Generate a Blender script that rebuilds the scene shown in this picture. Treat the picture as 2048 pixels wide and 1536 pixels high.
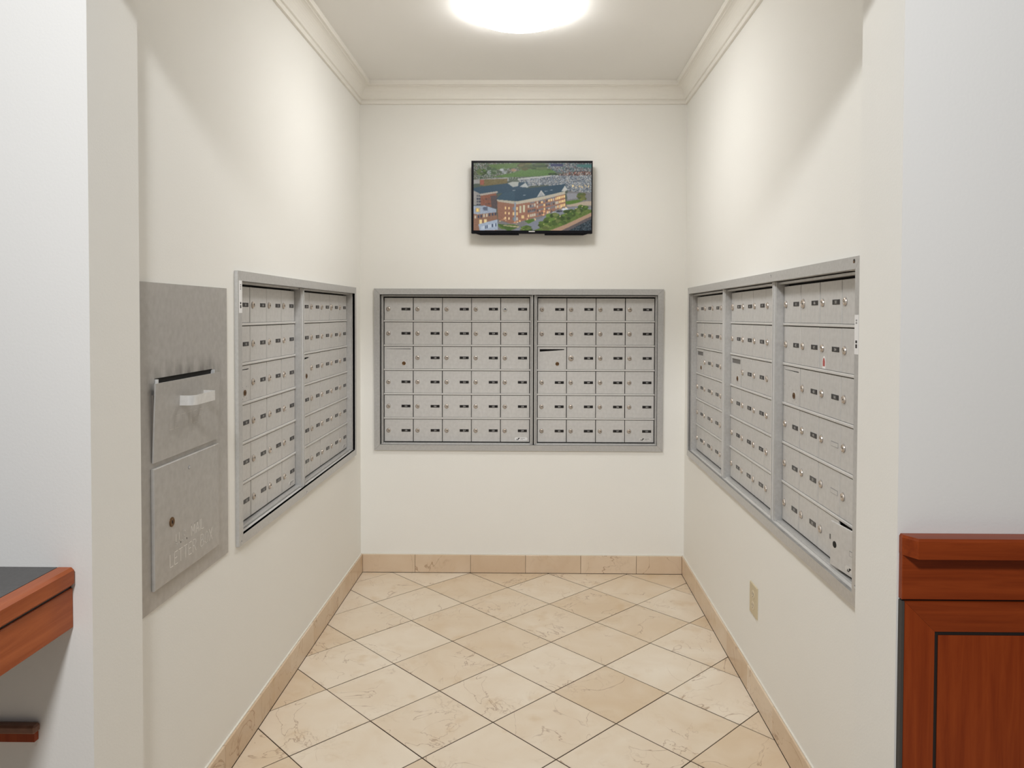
import bpy, math, random
import numpy as np
from mathutils import Matrix, Vector

random.seed(7)
rng = np.random.default_rng(11)
scene = bpy.context.scene
col = scene.collection
for o in list(bpy.data.objects):
    bpy.data.objects.remove(o)

# ------------------------------------------------------------------ camera
RES_W = 2048.0
F_PX, PX, PY = 1501.317, 1052.671, 662.367
M3 = [[0.9999262927, -0.0116490285, -0.0034218790],
      [0.0117261965, 0.9996557521, 0.0234706956],
      [0.0031472902, -0.0235090913, 0.9997186690]]
cam_d = bpy.data.cameras.new('camera')
cam = bpy.data.objects.new('camera', cam_d)
col.objects.link(cam)
cam_d.sensor_fit = 'HORIZONTAL'
cam_d.sensor_width = 36.0
cam_d.lens = F_PX / RES_W * 36.0
cam_d.shift_x = (1024.0 - PX) / RES_W
cam_d.shift_y = (PY - 768.0) / RES_W
cam_d.clip_start = 0.05
right = Vector([M3[i][0] for i in range(3)])
fwd = Vector([M3[i][1] for i in range(3)])
up = Vector([M3[i][2] for i in range(3)])
mw = Matrix.Identity(4)
for i in range(3):
    mw[i][0], mw[i][1], mw[i][2] = right[i], up[i], -fwd[i]
mw[0][3], mw[1][3], mw[2][3] = -0.00336, -4.21003, 1.46420
cam.matrix_world = mw
scene.camera = cam

# ------------------------------------------------------------------ world, lights, exposure
world = bpy.data.worlds.new('lobby_ambient')
scene.world = world
world.use_nodes = True
bg = world.node_tree.nodes['Background']
bg.inputs['Color'].default_value = (1.0, 1.0, 1.0, 1)
bg.inputs['Strength'].default_value = 0.18

def area_light(name, loc, target, size, power, color):
    ld = bpy.data.lights.new(name, 'AREA')
    ld.shape = 'DISK'
    ld.size = size
    ld.energy = power
    ld.color = color
    ob = bpy.data.objects.new(name, ld)
    col.objects.link(ob)
    ob.location = loc
    ob.rotation_euler = (Vector(target) - Vector(loc)).to_track_quat('-Z', 'Y').to_euler()
    return ob

# the lobby's own ceiling light, high up behind the photographer
area_light('lobby_ceiling_light', (-0.40, -4.75, 3.08), (-0.20, -2.3, 1.3), 0.42, 70.0, (0.955, 0.98, 1.0))
LAMP_STRENGTH = 29.8
LAMP_COLOR = (1.0, 1.0, 1.0)

vs = scene.view_settings
vs.view_transform = 'Standard'
vs.look = 'None'
vs.gamma = 1.0
vs.use_curve_mapping = False
vs.exposure = 0.0

# ------------------------------------------------------------------ dimensions (metres)
XL, XR = -0.9859, 0.8378
ZC = 2.742                       # alcove ceiling
YB, YF0, YF1 = 0.0, -2.40, -2.605  # back wall, inner and outer face of the front wall
JL, JR = -0.9625, 0.7733         # jamb faces of the opening
HEAD = 2.243                     # underside of the header
REC = 0.030                      # recess of the mailbox doors
PC, PR = 0.165, 0.1377           # door pitch: column, row
ZT = 1.5575                      # top of the top door row
ZBOT = ZT - 6 * PR
FT, FB = 1.602, 0.692            # trim frame outer top and bottom
TW = 0.033                       # trim frame width

# ------------------------------------------------------------------ materials
def new_mat(name):
    m = bpy.data.materials.new(name)
    m.use_nodes = True
    nt = m.node_tree
    return m, nt, nt.nodes['Principled BSDF']

def nd(nt, t, **kw):
    n = nt.nodes.new(t)
    for k, v in kw.items():
        setattr(n, k, v)
    return n

def plain(name, color, rough=0.5, metal=0.0, spec=0.5):
    m, nt, b = new_mat(name)
    b.inputs['Base Color'].default_value = (*color, 1)
    b.inputs['Roughness'].default_value = rough
    b.inputs['Metallic'].default_value = metal
    b.inputs['Specular IOR Level'].default_value = spec
    return m

def noisy(name, c0, c1, scale, rough=0.5, metal=0.0, bump=0.0, bscale=None, detail=4, stretch=(1, 1, 1), spec=0.5):
    m, nt, b = new_mat(name)
    tc = nd(nt, 'ShaderNodeTexCoord')
    mp = nd(nt, 'ShaderNodeMapping')
    mp.inputs['Scale'].default_value = stretch
    nt.links.new(tc.outputs['Object'], mp.inputs['Vector'])
    nz = nd(nt, 'ShaderNodeTexNoise')
    nz.inputs['Scale'].default_value = scale
    nz.inputs['Detail'].default_value = detail
    nt.links.new(mp.outputs[0], nz.inputs['Vector'])
    rp = nd(nt, 'ShaderNodeValToRGB')
    rp.color_ramp.elements[0].position = 0.3
    rp.color_ramp.elements[1].position = 0.7
    rp.color_ramp.elements[0].color = (*c0, 1)
    rp.color_ramp.elements[1].color = (*c1, 1)
    nt.links.new(nz.outputs['Fac'], rp.inputs[0])
    nt.links.new(rp.outputs[0], b.inputs['Base Color'])
    b.inputs['Roughness'].default_value = rough
    b.inputs['Metallic'].default_value = metal
    b.inputs['Specular IOR Level'].default_value = spec
    if bump:
        n2 = nd(nt, 'ShaderNodeTexNoise')
        n2.inputs['Scale'].default_value = bscale or scale
        n2.inputs['Detail'].default_value = 3
        nt.links.new(tc.outputs['Object'], n2.inputs['Vector'])
        bp = nd(nt, 'ShaderNodeBump')
        bp.inputs['Strength'].default_value = bump
        bp.inputs['Distance'].default_value = 0.002
        nt.links.new(n2.outputs['Fac'], bp.inputs['Height'])
        nt.links.new(bp.outputs[0], b.inputs['Normal'])
    return m

def marble(name, dark, light, rough):
    m, nt, b = new_mat(name)
    L = nt.links.new
    tc = nd(nt, 'ShaderNodeTexCoord')
    oi = nd(nt, 'ShaderNodeObjectInfo')
    off = nd(nt, 'ShaderNodeVectorMath', operation='SCALE')
    cmb = nd(nt, 'ShaderNodeCombineXYZ')
    cmb.inputs[0].default_value = 17.0
    cmb.inputs[1].default_value = 9.0
    cmb.inputs[2].default_value = 23.0
    L(cmb.outputs[0], off.inputs[0]); L(oi.outputs['Random'], off.inputs['Scale'])
    add = nd(nt, 'ShaderNodeVectorMath', operation='ADD')
    L(tc.outputs['Object'], add.inputs[0]); L(off.outputs[0], add.inputs[1])
    # soft cloud between the two tones, shifted per tile
    cl = nd(nt, 'ShaderNodeTexNoise'); cl.inputs['Scale'].default_value = 5.0; cl.inputs['Detail'].default_value = 6
    cl.inputs['Distortion'].default_value = 0.8
    L(add.outputs[0], cl.inputs['Vector'])
    mx = nd(nt, 'ShaderNodeMath', operation='MULTIPLY_ADD')
    mx.inputs[1].default_value = 1.05
    L(cl.outputs['Fac'], mx.inputs[0])
    rm = nd(nt, 'ShaderNodeMapRange'); rm.inputs['To Min'].default_value = -0.40; rm.inputs['To Max'].default_value = 0.30
    L(oi.outputs['Random'], rm.inputs['Value']); L(rm.outputs[0], mx.inputs[2])
    base = nd(nt, 'ShaderNodeMix', data_type='RGBA')
    base.inputs['A'].default_value = (*dark, 1); base.inputs['B'].default_value = (*light, 1)
    L(mx.outputs[0], base.inputs['Factor'])
    # thin veins: ridge of a distorted noise, kept only in patches
    def vein(scale, width, patch_scale, lo, hi, dist):
        n = nd(nt, 'ShaderNodeTexNoise'); n.inputs['Scale'].default_value = scale; n.inputs['Detail'].default_value = 5
        n.inputs['Distortion'].default_value = dist
        L(add.outputs[0], n.inputs['Vector'])
        s = nd(nt, 'ShaderNodeMath', operation='SUBTRACT'); s.inputs[1].default_value = 0.5; L(n.outputs['Fac'], s.inputs[0])
        a = nd(nt, 'ShaderNodeMath', operation='ABSOLUTE'); L(s.outputs[0], a.inputs[0])
        r = nd(nt, 'ShaderNodeMapRange'); r.inputs['From Min'].default_value = 0.0; r.inputs['From Max'].default_value = width
        r.inputs['To Min'].default_value = 1.0; r.inputs['To Max'].default_value = 0.0
        L(a.outputs[0], r.inputs['Value'])
        p = nd(nt, 'ShaderNodeTexNoise'); p.inputs['Scale'].default_value = patch_scale; p.inputs['Detail'].default_value = 2
        pa = nd(nt, 'ShaderNodeVectorMath', operation='ADD'); pa.inputs[1].default_value = (scale, 3.7, 1.3)
        L(add.outputs[0], pa.inputs[0]); L(pa.outputs[0], p.inputs['Vector'])
        pr_ = nd(nt, 'ShaderNodeMapRange'); pr_.inputs['From Min'].default_value = lo; pr_.inputs['From Max'].default_value = hi
        L(p.outputs['Fac'], pr_.inputs['Value'])
        mu = nd(nt, 'ShaderNodeMath', operation='MULTIPLY'); L(r.outputs[0], mu.inputs[0]); L(pr_.outputs[0], mu.inputs[1])
        return mu.outputs[0]
    v1 = vein(3.6, 0.0062, 3.5, 0.45, 0.58, 1.0)
    v2 = vein(12.0, 0.024, 5.0, 0.50, 0.70, 0.6)
    m1 = nd(nt, 'ShaderNodeMix', data_type='RGBA'); m1.inputs['B'].default_value = (0.27, 0.13, 0.055, 1)
    sc1 = nd(nt, 'ShaderNodeMath', operation='MULTIPLY'); sc1.inputs[1].default_value = 0.62; L(v1, sc1.inputs[0])
    L(base.outputs['Result'], m1.inputs['A']); L(sc1.outputs[0], m1.inputs['Factor'])
    m2 = nd(nt, 'ShaderNodeMix', data_type='RGBA'); m2.inputs['B'].default_value = (0.34, 0.20, 0.10, 1)
    sc2 = nd(nt, 'ShaderNodeMath', operation='MULTIPLY'); sc2.inputs[1].default_value = 0.24; L(v2, sc2.inputs[0])
    L(m1.outputs['Result'], m2.inputs['A']); L(sc2.outputs[0], m2.inputs['Factor'])
    # ochre blotches
    bl = nd(nt, 'ShaderNodeTexNoise'); bl.inputs['Scale'].default_value = 9.0; bl.inputs['Detail'].default_value = 3
    ba = nd(nt, 'ShaderNodeVectorMath', operation='ADD'); ba.inputs[1].default_value = (5.1, 8.2, 2.2)
    L(add.outputs[0], ba.inputs[0]); L(ba.outputs[0], bl.inputs['Vector'])
    br = nd(nt, 'ShaderNodeMapRange'); br.inputs['From Min'].default_value = 0.60; br.inputs['From Max'].default_value = 0.76
    br.inputs['To Max'].default_value = 0.3
    L(bl.outputs['Fac'], br.inputs['Value'])
    m3 = nd(nt, 'ShaderNodeMix', data_type='RGBA'); m3.inputs['B'].default_value = (0.55, 0.34, 0.13, 1)
    L(m2.outputs['Result'], m3.inputs['A']); L(br.outputs[0], m3.inputs['Factor'])
    L(m3.outputs['Result'], b.inputs['Base Color'])
    b.inputs['Roughness'].default_value = rough
    b.inputs['Specular IOR Level'].default_value = 0.4
    return m

def wood(name, c0, c1, stretch, rough=0.35):
    m, nt, b = new_mat(name)
    L = nt.links.new
    tc = nd(nt, 'ShaderNodeTexCoord')
    mp = nd(nt, 'ShaderNodeMapping'); mp.inputs['Scale'].default_value = stretch
    L(tc.outputs['Object'], mp.inputs['Vector'])
    n1 = nd(nt, 'ShaderNodeTexNoise'); n1.inputs['Scale'].default_value = 6.0; n1.inputs['Detail'].default_value = 7
    n1.inputs['Distortion'].default_value = 0.6; n1.inputs['Roughness'].default_value = 0.62
    L(mp.outputs[0], n1.inputs['Vector'])
    rp = nd(nt, 'ShaderNodeValToRGB')
    rp.color_ramp.elements[0].position = 0.28; rp.color_ramp.elements[0].color = (*c0, 1)
    rp.color_ramp.elements[1].position = 0.75; rp.color_ramp.elements[1].color = (*c1, 1)
    L(n1.outputs['Fac'], rp.inputs[0]); L(rp.outputs[0], b.inputs['Base Color'])
    b.inputs['Roughness'].default_value = rough
    b.inputs['Specular IOR Level'].default_value = 0.22
    return m

M = {}
M['wall'] = noisy('cream_wall_paint', (0.872, 0.856, 0.808), (0.882, 0.866, 0.818), 2.0, rough=0.75, bump=0.12, bscale=180, spec=0.25)
M['wall_front'] = noisy('lobby_wall_paint_dimmed', (0.765, 0.745, 0.715), (0.775, 0.755, 0.725), 2.0, rough=0.75, bump=0.14, bscale=160, spec=0.25)  # colour darkened to offset the light falling on this wall
M['ceiling'] = noisy('ceiling_paint', (0.88, 0.865, 0.83), (0.89, 0.875, 0.84), 3.0, rough=0.9, bump=0.08, bscale=150, spec=0.1)
M['trim'] = noisy('crown_paint', (0.86, 0.83, 0.765), (0.87, 0.84, 0.775), 3.0, rough=0.5, spec=0.3)
M['marble'] = marble('crema_marble', (0.69, 0.535, 0.365), (0.85, 0.755, 0.625), 0.30)
M['marble_base'] = marble('crema_marble_base', (0.64, 0.47, 0.315), (0.78, 0.64, 0.49), 0.20)
M['grout'] = noisy('brown_grout', (0.035, 0.018, 0.008), (0.06, 0.032, 0.014), 30, rough=0.9)
M['caulk'] = plain('white_caulk', (0.78, 0.74, 0.66), 0.6)
M['alu'] = noisy('satin_aluminium', (0.59, 0.575, 0.555), (0.66, 0.645, 0.625), 60, rough=0.45, metal=0.25, detail=6, spec=0.5)
M['alu_frame'] = noisy('anodised_trim', (0.50, 0.49, 0.475), (0.565, 0.555, 0.54), 90, rough=0.36, metal=0.35, detail=6)
M['alu_rail'] = noisy('bright_rail', (0.68, 0.665, 0.64), (0.72, 0.705, 0.68), 60, rough=0.4, metal=0.25)
M['dark'] = plain('dark_gap', (0.012, 0.010, 0.008), 0.8)
M['housing'] = plain('housing_metal', (0.16, 0.14, 0.12), 0.6, 0.2)
M['chrome'] = noisy('worn_chrome', (0.52, 0.44, 0.37), (0.66, 0.60, 0.54), 120, rough=0.34, metal=0.75)
M['chrome2'] = plain('bright_chrome', (0.85, 0.84, 0.82), 0.15, 0.9)
M['brass'] = plain('old_brass', (0.16, 0.085, 0.035), 0.35, 0.7)
M['black'] = plain('black_label', (0.012, 0.010, 0.010), 0.28)
M['white'] = plain('white_print', (0.72, 0.70, 0.67), 0.5)
M['scratch'] = plain('scratched_print', (0.90, 0.87, 0.82), 0.6)
M['faint'] = plain('faint_print', (0.60, 0.575, 0.535), 0.6)
M['sticker'] = plain('white_sticker', (0.85, 0.84, 0.83), 0.5)
M['red'] = plain('red_print', (0.45, 0.09, 0.08), 0.5)
M['grey'] = plain('grey_print_and_shade', (0.30, 0.29, 0.29), 0.5)
M['steel'] = noisy('letterbox_steel', (0.435, 0.415, 0.39), (0.50, 0.48, 0.455), 55, rough=0.42, metal=0.3, detail=8)
M['steel_bright'] = noisy('handle_steel', (0.80, 0.785, 0.76), (0.88, 0.865, 0.84), 80, rough=0.3, metal=0.45)
M['flap'] = plain('grey_flap', (0.19, 0.18, 0.17), 0.5, 0.3)
M['wood'] = wood('cherry_wood', (0.20, 0.026, 0.003), (0.335, 0.058, 0.009), (9, 9, 0.55))
M['wood_h'] = wood('cherry_wood_across', (0.175, 0.024, 0.003), (0.30, 0.052, 0.009), (0.55, 9, 9))
M['wood_y'] = wood('cherry_wood_nosing', (0.30, 0.062, 0.014), (0.48, 0.125, 0.036), (9, 0.55, 9))
M['inlay'] = plain('black_inlay', (0.008, 0.006, 0.006), 0.5)
M['counter'] = noisy('charcoal_laminate', (0.085, 0.082, 0.080), (0.105, 0.10, 0.098), 140, rough=0.5)
M['plastic'] = plain('tv_black_plastic', (0.005, 0.005, 0.008), 0.3, 0.0, 0.2)
M['edge'] = plain('raw_panel_edge', (0.055, 0.048, 0.042), 0.7)
M['ivory'] = plain('ivory_plastic', (0.62, 0.53, 0.36), 0.45)
M['ivory2'] = plain('ivory_socket', (0.72, 0.63, 0.47), 0.4)
M['leather'] = noisy('brown_leather', (0.16, 0.07, 0.04), (0.22, 0.10, 0.06), 40, rough=0.5)
mm, nt, b = new_mat('lamp_glass')
b.inputs['Base Color'].default_value = (0.9, 0.9, 0.88, 1)
b.inputs['Emission Color'].default_value = (*LAMP_COLOR, 1)
b.inputs['Emission Strength'].default_value = LAMP_STRENGTH
M['lamp'] = mm
# smudged steel for the plate around the letter slot: hand grime along the slot's upper edge
def steel_plate():
    m = M['steel'].copy(); m.name = 'letterbox_steel_grimy'
    nt = m.node_tree; b = nt.nodes['Principled BSDF']; L = nt.links.new
    src = b.inputs['Base Color'].links[0].from_socket
    tc = nd(nt, 'ShaderNodeTexCoord')
    sp = nd(nt, 'ShaderNodeSeparateXYZ'); L(tc.outputs['Object'], sp.inputs[0])
    r1 = nd(nt, 'ShaderNodeMapRange'); r1.inputs['From Min'].default_value = 1.345; r1.inputs['From Max'].default_value = 1.285
    L(sp.outputs['Z'], r1.inputs['Value'])
    r2 = nd(nt, 'ShaderNodeMapRange'); r2.inputs['From Min'].default_value = 1.23; r2.inputs['From Max'].default_value = 1.28
    L(sp.outputs['Z'], r2.inputs['Value'])
    ab = nd(nt, 'ShaderNodeMath', operation='ABSOLUTE'); L(sp.outputs['X'], ab.inputs[0])
    r3 = nd(nt, 'ShaderNodeMapRange'); r3.inputs['From Min'].default_value = 0.24; r3.inputs['From Max'].default_value = 0.17
    L(ab.outputs[0], r3.inputs['Value'])
    mp = nd(nt, 'ShaderNodeMapping'); mp.inputs['Scale'].default_value = (26, 26, 7)
    L(tc.outputs['Object'], mp.inputs['Vector'])
    n = nd(nt, 'ShaderNodeTexNoise'); n.inputs['Scale'].default_value = 1.0; n.inputs['Detail'].default_value = 5
    L(mp.outputs[0], n.inputs['Vector'])
    r4 = nd(nt, 'ShaderNodeMapRange'); r4.inputs['From Min'].default_value = 0.42; r4.inputs['From Max'].default_value = 0.72
    L(n.outputs['Fac'], r4.inputs['Value'])
    cur = r1.outputs[0]
    for o in (r2.outputs[0], r3.outputs[0], r4.outputs[0]):
        mu = nd(nt, 'ShaderNodeMath', operation='MULTIPLY'); L(cur, mu.inputs[0]); L(o, mu.inputs[1]); cur = mu.outputs[0]
    mx = nd(nt, 'ShaderNodeMix', data_type='RGBA'); mx.inputs['B'].default_value = (0.06, 0.045, 0.03, 1)
    L(src, mx.inputs['A']); L(cur, mx.inputs['Factor']); L(mx.outputs['Result'], b.inputs['Base Color'])
    return m
M['steel_grime'] = steel_plate()

# ------------------------------------------------------------------ mesh helpers
class MB:
    def __init__(self):
        self.v, self.f, self.m = [], [], []
    def add(self, verts, faces, mat=0):
        n = len(self.v)
        self.v += [tuple(map(float, p)) for p in verts]
        self.f += [tuple(i + n for i in fc) for fc in faces]
        self.m += [mat] * len(faces)
        return self
    def box(self, x0, x1, y0, y1, z0, z1, mat=0):
        vs = [(x0, y0, z0), (x1, y0, z0), (x1, y1, z0), (x0, y1, z0), (x0, y0, z1), (x1, y0, z1), (x1, y1, z1), (x0, y1, z1)]
        return self.add(vs, [(3, 2, 1, 0), (4, 5, 6, 7), (0, 1, 5, 4), (1, 2, 6, 5), (2, 3, 7, 6), (3, 0, 4, 7)], mat)
    def cbox(self, x0, x1, y0, y1, z0, z1, c, mat=0):
        """box whose front (-y) edges are chamfered by c"""
        vs = [(x0, y1, z0), (x1, y1, z0), (x1, y1, z1), (x0, y1, z1),
              (x0, y0 + c, z0), (x1, y0 + c, z0), (x1, y0 + c, z1), (x0, y0 + c, z1),
              (x0 + c, y0, z0 + c), (x1 - c, y0, z0 + c), (x1 - c, y0, z1 - c), (x0 + c, y0, z1 - c)]
        fs = [(3, 2, 1, 0), (8, 9, 10, 11)]
        for i in range(4):
            j = (i + 1) % 4
            fs.append((i, j, j + 4, i + 4)); fs.append((i + 4, j + 4, j + 8, i + 8))
        return self.add(vs, fs, mat)
    def rbox(self, x0, x1, y0, y1, z0, z1, c, mat=0):
        """box with all edges chamfered"""
        vs = []; idx = {}
        X, Y, Z = (x0, x1), (y0, y1), (z0, z1)
        for i in range(2):
            for j in range(2):
                for k in range(2):
                    sx, sy, sz = (1, -1)[i], (1, -1)[j], (1, -1)[k]
                    for a in range(3):
                        p = [X[i] + sx * c, Y[j] + sy * c, Z[k] + sz * c]
                        p[a] = (X[i], Y[j], Z[k])[a]
                        idx[(i, j, k, a)] = len(vs); vs.append(tuple(p))
        fs = []
        def q(*ks): fs.append(tuple(idx[k] for k in ks))
        for a in range(3):
            b_, c_ = (a + 1) % 3, (a + 2) % 3
            for s in range(2):
                ks = []
                for (p, r) in ((0, 0), (1, 0), (1, 1), (0, 1)):
                    t = [0, 0, 0]; t[a] = s; t[b_] = p; t[c_] = r
                    ks.append((*t, a))
                q(*(ks if s else ks[::-1]))
        for a in range(3):        # edges along axis a
            b_, c_ = (a + 1) % 3, (a + 2) % 3
            for p in range(2):
                for r in range(2):
                    t0 = [0, 0, 0]; t0[a] = 0; t0[b_] = p; t0[c_] = r
                    t1 = list(t0); t1[a] = 1
                    ks = [(*t0, b_), (*t1, b_), (*t1, c_), (*t0, c_)]
                    q(*(ks if (p + r) % 2 else ks[::-1]))
        for i in range(2):
            for j in range(2):
                for k in range(2):
                    ks = [(i, j, k, 0), (i, j, k, 1), (i, j, k, 2)]
                    q(*(ks if (i + j + k) % 2 else ks[::-1]))
        return self.add(vs, fs, mat)
    def prism(self, pts, y0, y1, mat=0):
        """polygon in x,z (counter-clockwise seen from -y) extruded from y0 (front) to y1"""
        n = len(pts)
        vs = [(p[0], y0, p[1]) for p in pts] + [(p[0], y1, p[1]) for p in pts]
        fs = [tuple(range(n)), tuple(range(2 * n - 1, n - 1, -1))]
        for i in range(n):
            j = (i + 1) % n
            fs.append((j, i, i + n, j + n))
        return self.add(vs, fs, mat)
    def hprism(self, pts, z0, z1, mat=0, mat_top=None):
        """polygon in x,y (counter-clockwise from above)"""
        n = len(pts)
        vs = [(p[0], p[1], z1) for p in pts] + [(p[0], p[1], z0) for p in pts]
        fs = [tuple(range(n)), tuple(range(2 * n - 1, n - 1, -1))]
        for i in range(n):
            j = (i + 1) % n
            fs.append((i, i + n, j + n, j))
        return self.add(vs, fs, mat)
    def lathe_y(self, prof, seg=16, cx=0, cz=0, mat=0):
        """profile of (radius, y), turned around the y axis; first point at the back"""
        n0 = []
        vs = []
        for r, y in prof:
            if r < 1e-6:
                n0.append([len(vs)]); vs.append((cx, y, cz))
            else:
                n0.append(list(range(len(vs), len(vs) + seg)))
                for k in range(seg):
                    a = 2 * math.pi * k / seg
                    vs.append((cx + r * math.cos(a), y, cz + r * math.sin(a)))
        fs = []
        for A, B in zip(n0[:-1], n0[1:]):
            for k in range(seg):
                k2 = (k + 1) % seg
                if len(A) == 1 and len(B) == 1: continue
                if len(B) == 1: fs.append((A[k], A[k2], B[0]))
                elif len(A) == 1: fs.append((A[0], B[k2], B[k]))
                else: fs.append((A[k], A[k2], B[k2], B[k]))
        return self.add(vs, fs, mat)
    def lathe_z(self, prof, seg=48, cx=0, cy=0, mat=0):
        t = MB().lathe_y([(r, z) for r, z in prof], seg)
        vs = [(x + cx, zz + cy, y) for (x, y, zz) in t.v]
        return self.add(vs, t.f, mat)
    def mesh(self, name, mats, smooth=False):
        me = bpy.data.meshes.new(name)
        me.from_pydata(self.v, [], self.f)
        for m in mats: me.materials.append(m)
        if len(mats) > 1: me.polygons.foreach_set('material_index', self.m)
        if smooth: me.polygons.foreach_set('use_smooth', [True] * len(self.f))
        me.update()
        return me
    def build(self, name, mats, parent=None, loc=(0, 0, 0), rz=0, smooth=False):
        if not isinstance(mats, (list, tuple)): mats = [mats]
        return put(self.mesh(name, mats, smooth), name, parent, loc, rz)

def put(me, name, parent=None, loc=(0, 0, 0), rz=0):
    o = bpy.data.objects.new(name, me)
    col.objects.link(o)
    o.location = loc
    if rz: o.rotation_euler = (0, 0, rz)
    o.parent = parent
    return o

def tag(o, label=None, cat=None, group=None, kind=None):
    if label: o['label'] = label
    if cat: o['category'] = cat
    if group: o['group'] = group
    if kind: o['kind'] = kind
    return o

def thing(name, label, cat, loc, rz=0, group=None):
    o = bpy.data.objects.new(name, None)
    o.empty_display_size = 0.1
    col.objects.link(o)
    o.location = loc
    o.rotation_euler = (0, 0, rz)
    return tag(o, label, cat, group)

# text as mesh glyphs -------------------------------------------------
_gl = {}
def glyph(ch):
    if ch in _gl: return _gl[ch]
    cu = bpy.data.curves.new('g', 'FONT')
    cu.body = ch
    cu.size = 1.0
    cu.resolution_u = 3
    ob = bpy.data.objects.new('g', cu)
    col.objects.link(ob)
    dg = bpy.context.evaluated_depsgraph_get()
    me = bpy.data.meshes.new_from_object(ob.evaluated_get(dg))
    v = [(p.co.x, p.co.y) for p in me.vertices]
    f = [tuple(p.vertices) for p in me.polygons]
    bpy.data.objects.remove(ob)
    bpy.data.curves.remove(cu)
    bpy.data.meshes.remove(me)
    w = max([p[0] for p in v], default=0.3)
    _gl[ch] = (v, f, w)
    return _gl[ch]

def text(mb, s, x, z, size, y, mat, center=True, track=0.06, sx=1.0):
    adv = []
    for ch in s:
        adv.append(0.30 if ch == ' ' else glyph(ch)[2] + track)
    tot = (sum(adv) - track) * size * sx
    cx = x - tot / 2 if center else x
    for ch, a in zip(s, adv):
        if ch != ' ':
            v, f, w = glyph(ch)
            mb.add([(cx + p[0] * size * sx, y, z + p[1] * size) for p in v], f, mat)
        cx += a * size * sx

# ------------------------------------------------------------------ room shell
def wall_with_hole(name, hole, u0, u1, z0, z1, loc, rz, th_front=0.06, th=0.16, m='wall'):
    """wall slab in local x,z; front face at y=0; a recess th_front deep where the mailboxes sit"""
    mb = MB()
    mb.box(u0, u1, th_front, th, z0, z1)
    h0, h1, hz0, hz1 = hole
    mb.box(u0, h0, 0, th_front, z0, z1)
    mb.box(h1, u1, 0, th_front, z0, z1)
    mb.box(h0, h1, 0, th_front, z0, hz0)
    mb.box(h0, h1, 0, th_front, hz1, z1)
    return tag(mb.build(name, M[m], None, loc, rz), kind='structure')

# mailbox frame extents on each wall (outer edge of the trim, along the wall)
BK = (-0.907, 0.714)             # back wall, x
LF = (-1.768, -0.147)            # left wall, y
RT = (-2.292, -0.126)            # right wall, y
hz = (FB + 0.02, FT - 0.02)
R90 = math.pi / 2
wall_with_hole('wall_back', (BK[0] + .02, BK[1] - .02, *hz), XL - .16, XR + .16, 0, ZC, (0, 0, 0), 0)
wall_with_hole('wall_left', (LF[0] + .02, LF[1] - .02, *hz), YF0, 0, 0, ZC, (XL, 0, 0), R90)
wall_with_hole('wall_right', (-RT[1] + .02, -RT[0] - .02, *hz), 0, -YF0, 0, ZC, (XR, 0, 0), -R90)

mb = MB()
mb.box(-3.2, JL, YF1, YF0, 0, 3.3)
mb.box(JR, 3.0, YF1, YF0, 0, 3.3)
mb.box(JL, JR, YF1, YF0, HEAD, 3.3)
for k, fc in enumerate(mb.f):          # reveals take the lighter alcove paint to lift their shaded tone
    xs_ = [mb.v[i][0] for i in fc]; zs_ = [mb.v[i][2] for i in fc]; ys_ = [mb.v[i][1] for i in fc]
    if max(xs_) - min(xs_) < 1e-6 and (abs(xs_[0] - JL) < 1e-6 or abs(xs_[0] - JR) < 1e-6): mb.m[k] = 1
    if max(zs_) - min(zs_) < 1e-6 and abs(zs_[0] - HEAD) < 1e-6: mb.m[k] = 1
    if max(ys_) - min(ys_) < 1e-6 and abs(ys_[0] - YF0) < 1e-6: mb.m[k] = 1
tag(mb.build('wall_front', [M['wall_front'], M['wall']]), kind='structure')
tag(MB().box(XL - .16, XR + .16, YF0, 0.16, ZC, ZC + 0.12).build('ceiling', M['ceiling']), kind='structure')

# crown moulding: (projection, height) profile swept along each wall with mitred ends
prof = [(0.0, 2.628), (0.011, 2.628), (0.013, 2.632), (0.013, 2.644), (0.010, 2.647), (0.010, 2.651), (0.016, 2.653)]
for k in range(9):
    t = k / 8.0
    prof.append((0.018 + 0.040 * (1 - math.cos(t * R90)), 2.655 + 0.060 * math.sin(t * R90)))
prof += [(0.0585, 2.7175), (0.0705, 2.7180), (0.072, 2.7195), (0.072, ZC), (0.0, ZC)]
def crown(name, a, b_, nrm):
    """a,b_: wall line ends (x,y); nrm: into the room; ends mitred at 45 degrees"""
    d = Vector((b_[0] - a[0], b_[1] - a[1])).normalized()
    vs, fs = [], []
    n = len(prof)
    for (P, s) in ((a, 1), (b_, -1)):
        for p, z in prof:
            vs.append((P[0] + nrm[0] * p + d.x * p * s, P[1] + nrm[1] * p + d.y * p * s, z))
    for i in range(n):
        j = (i + 1) % n
        fs.append((i, j, j + n, i + n))
    fs += [tuple(range(n - 1, -1, -1)), tuple(range(n, 2 * n))]
    o = MB().add(vs, fs).build(name, M['trim'])
    return tag(o, kind='structure')
crown('trim_1', (XR, 0), (XL, 0), (0, -1))
crown('trim_2', (XL, 0), (XL, YF0), (1, 0))
crown('trim_3', (XR, YF0), (XR, 0), (-1, 0))
crown('trim_4', (XL, YF0), (XR, YF0), (0, 1))

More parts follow.
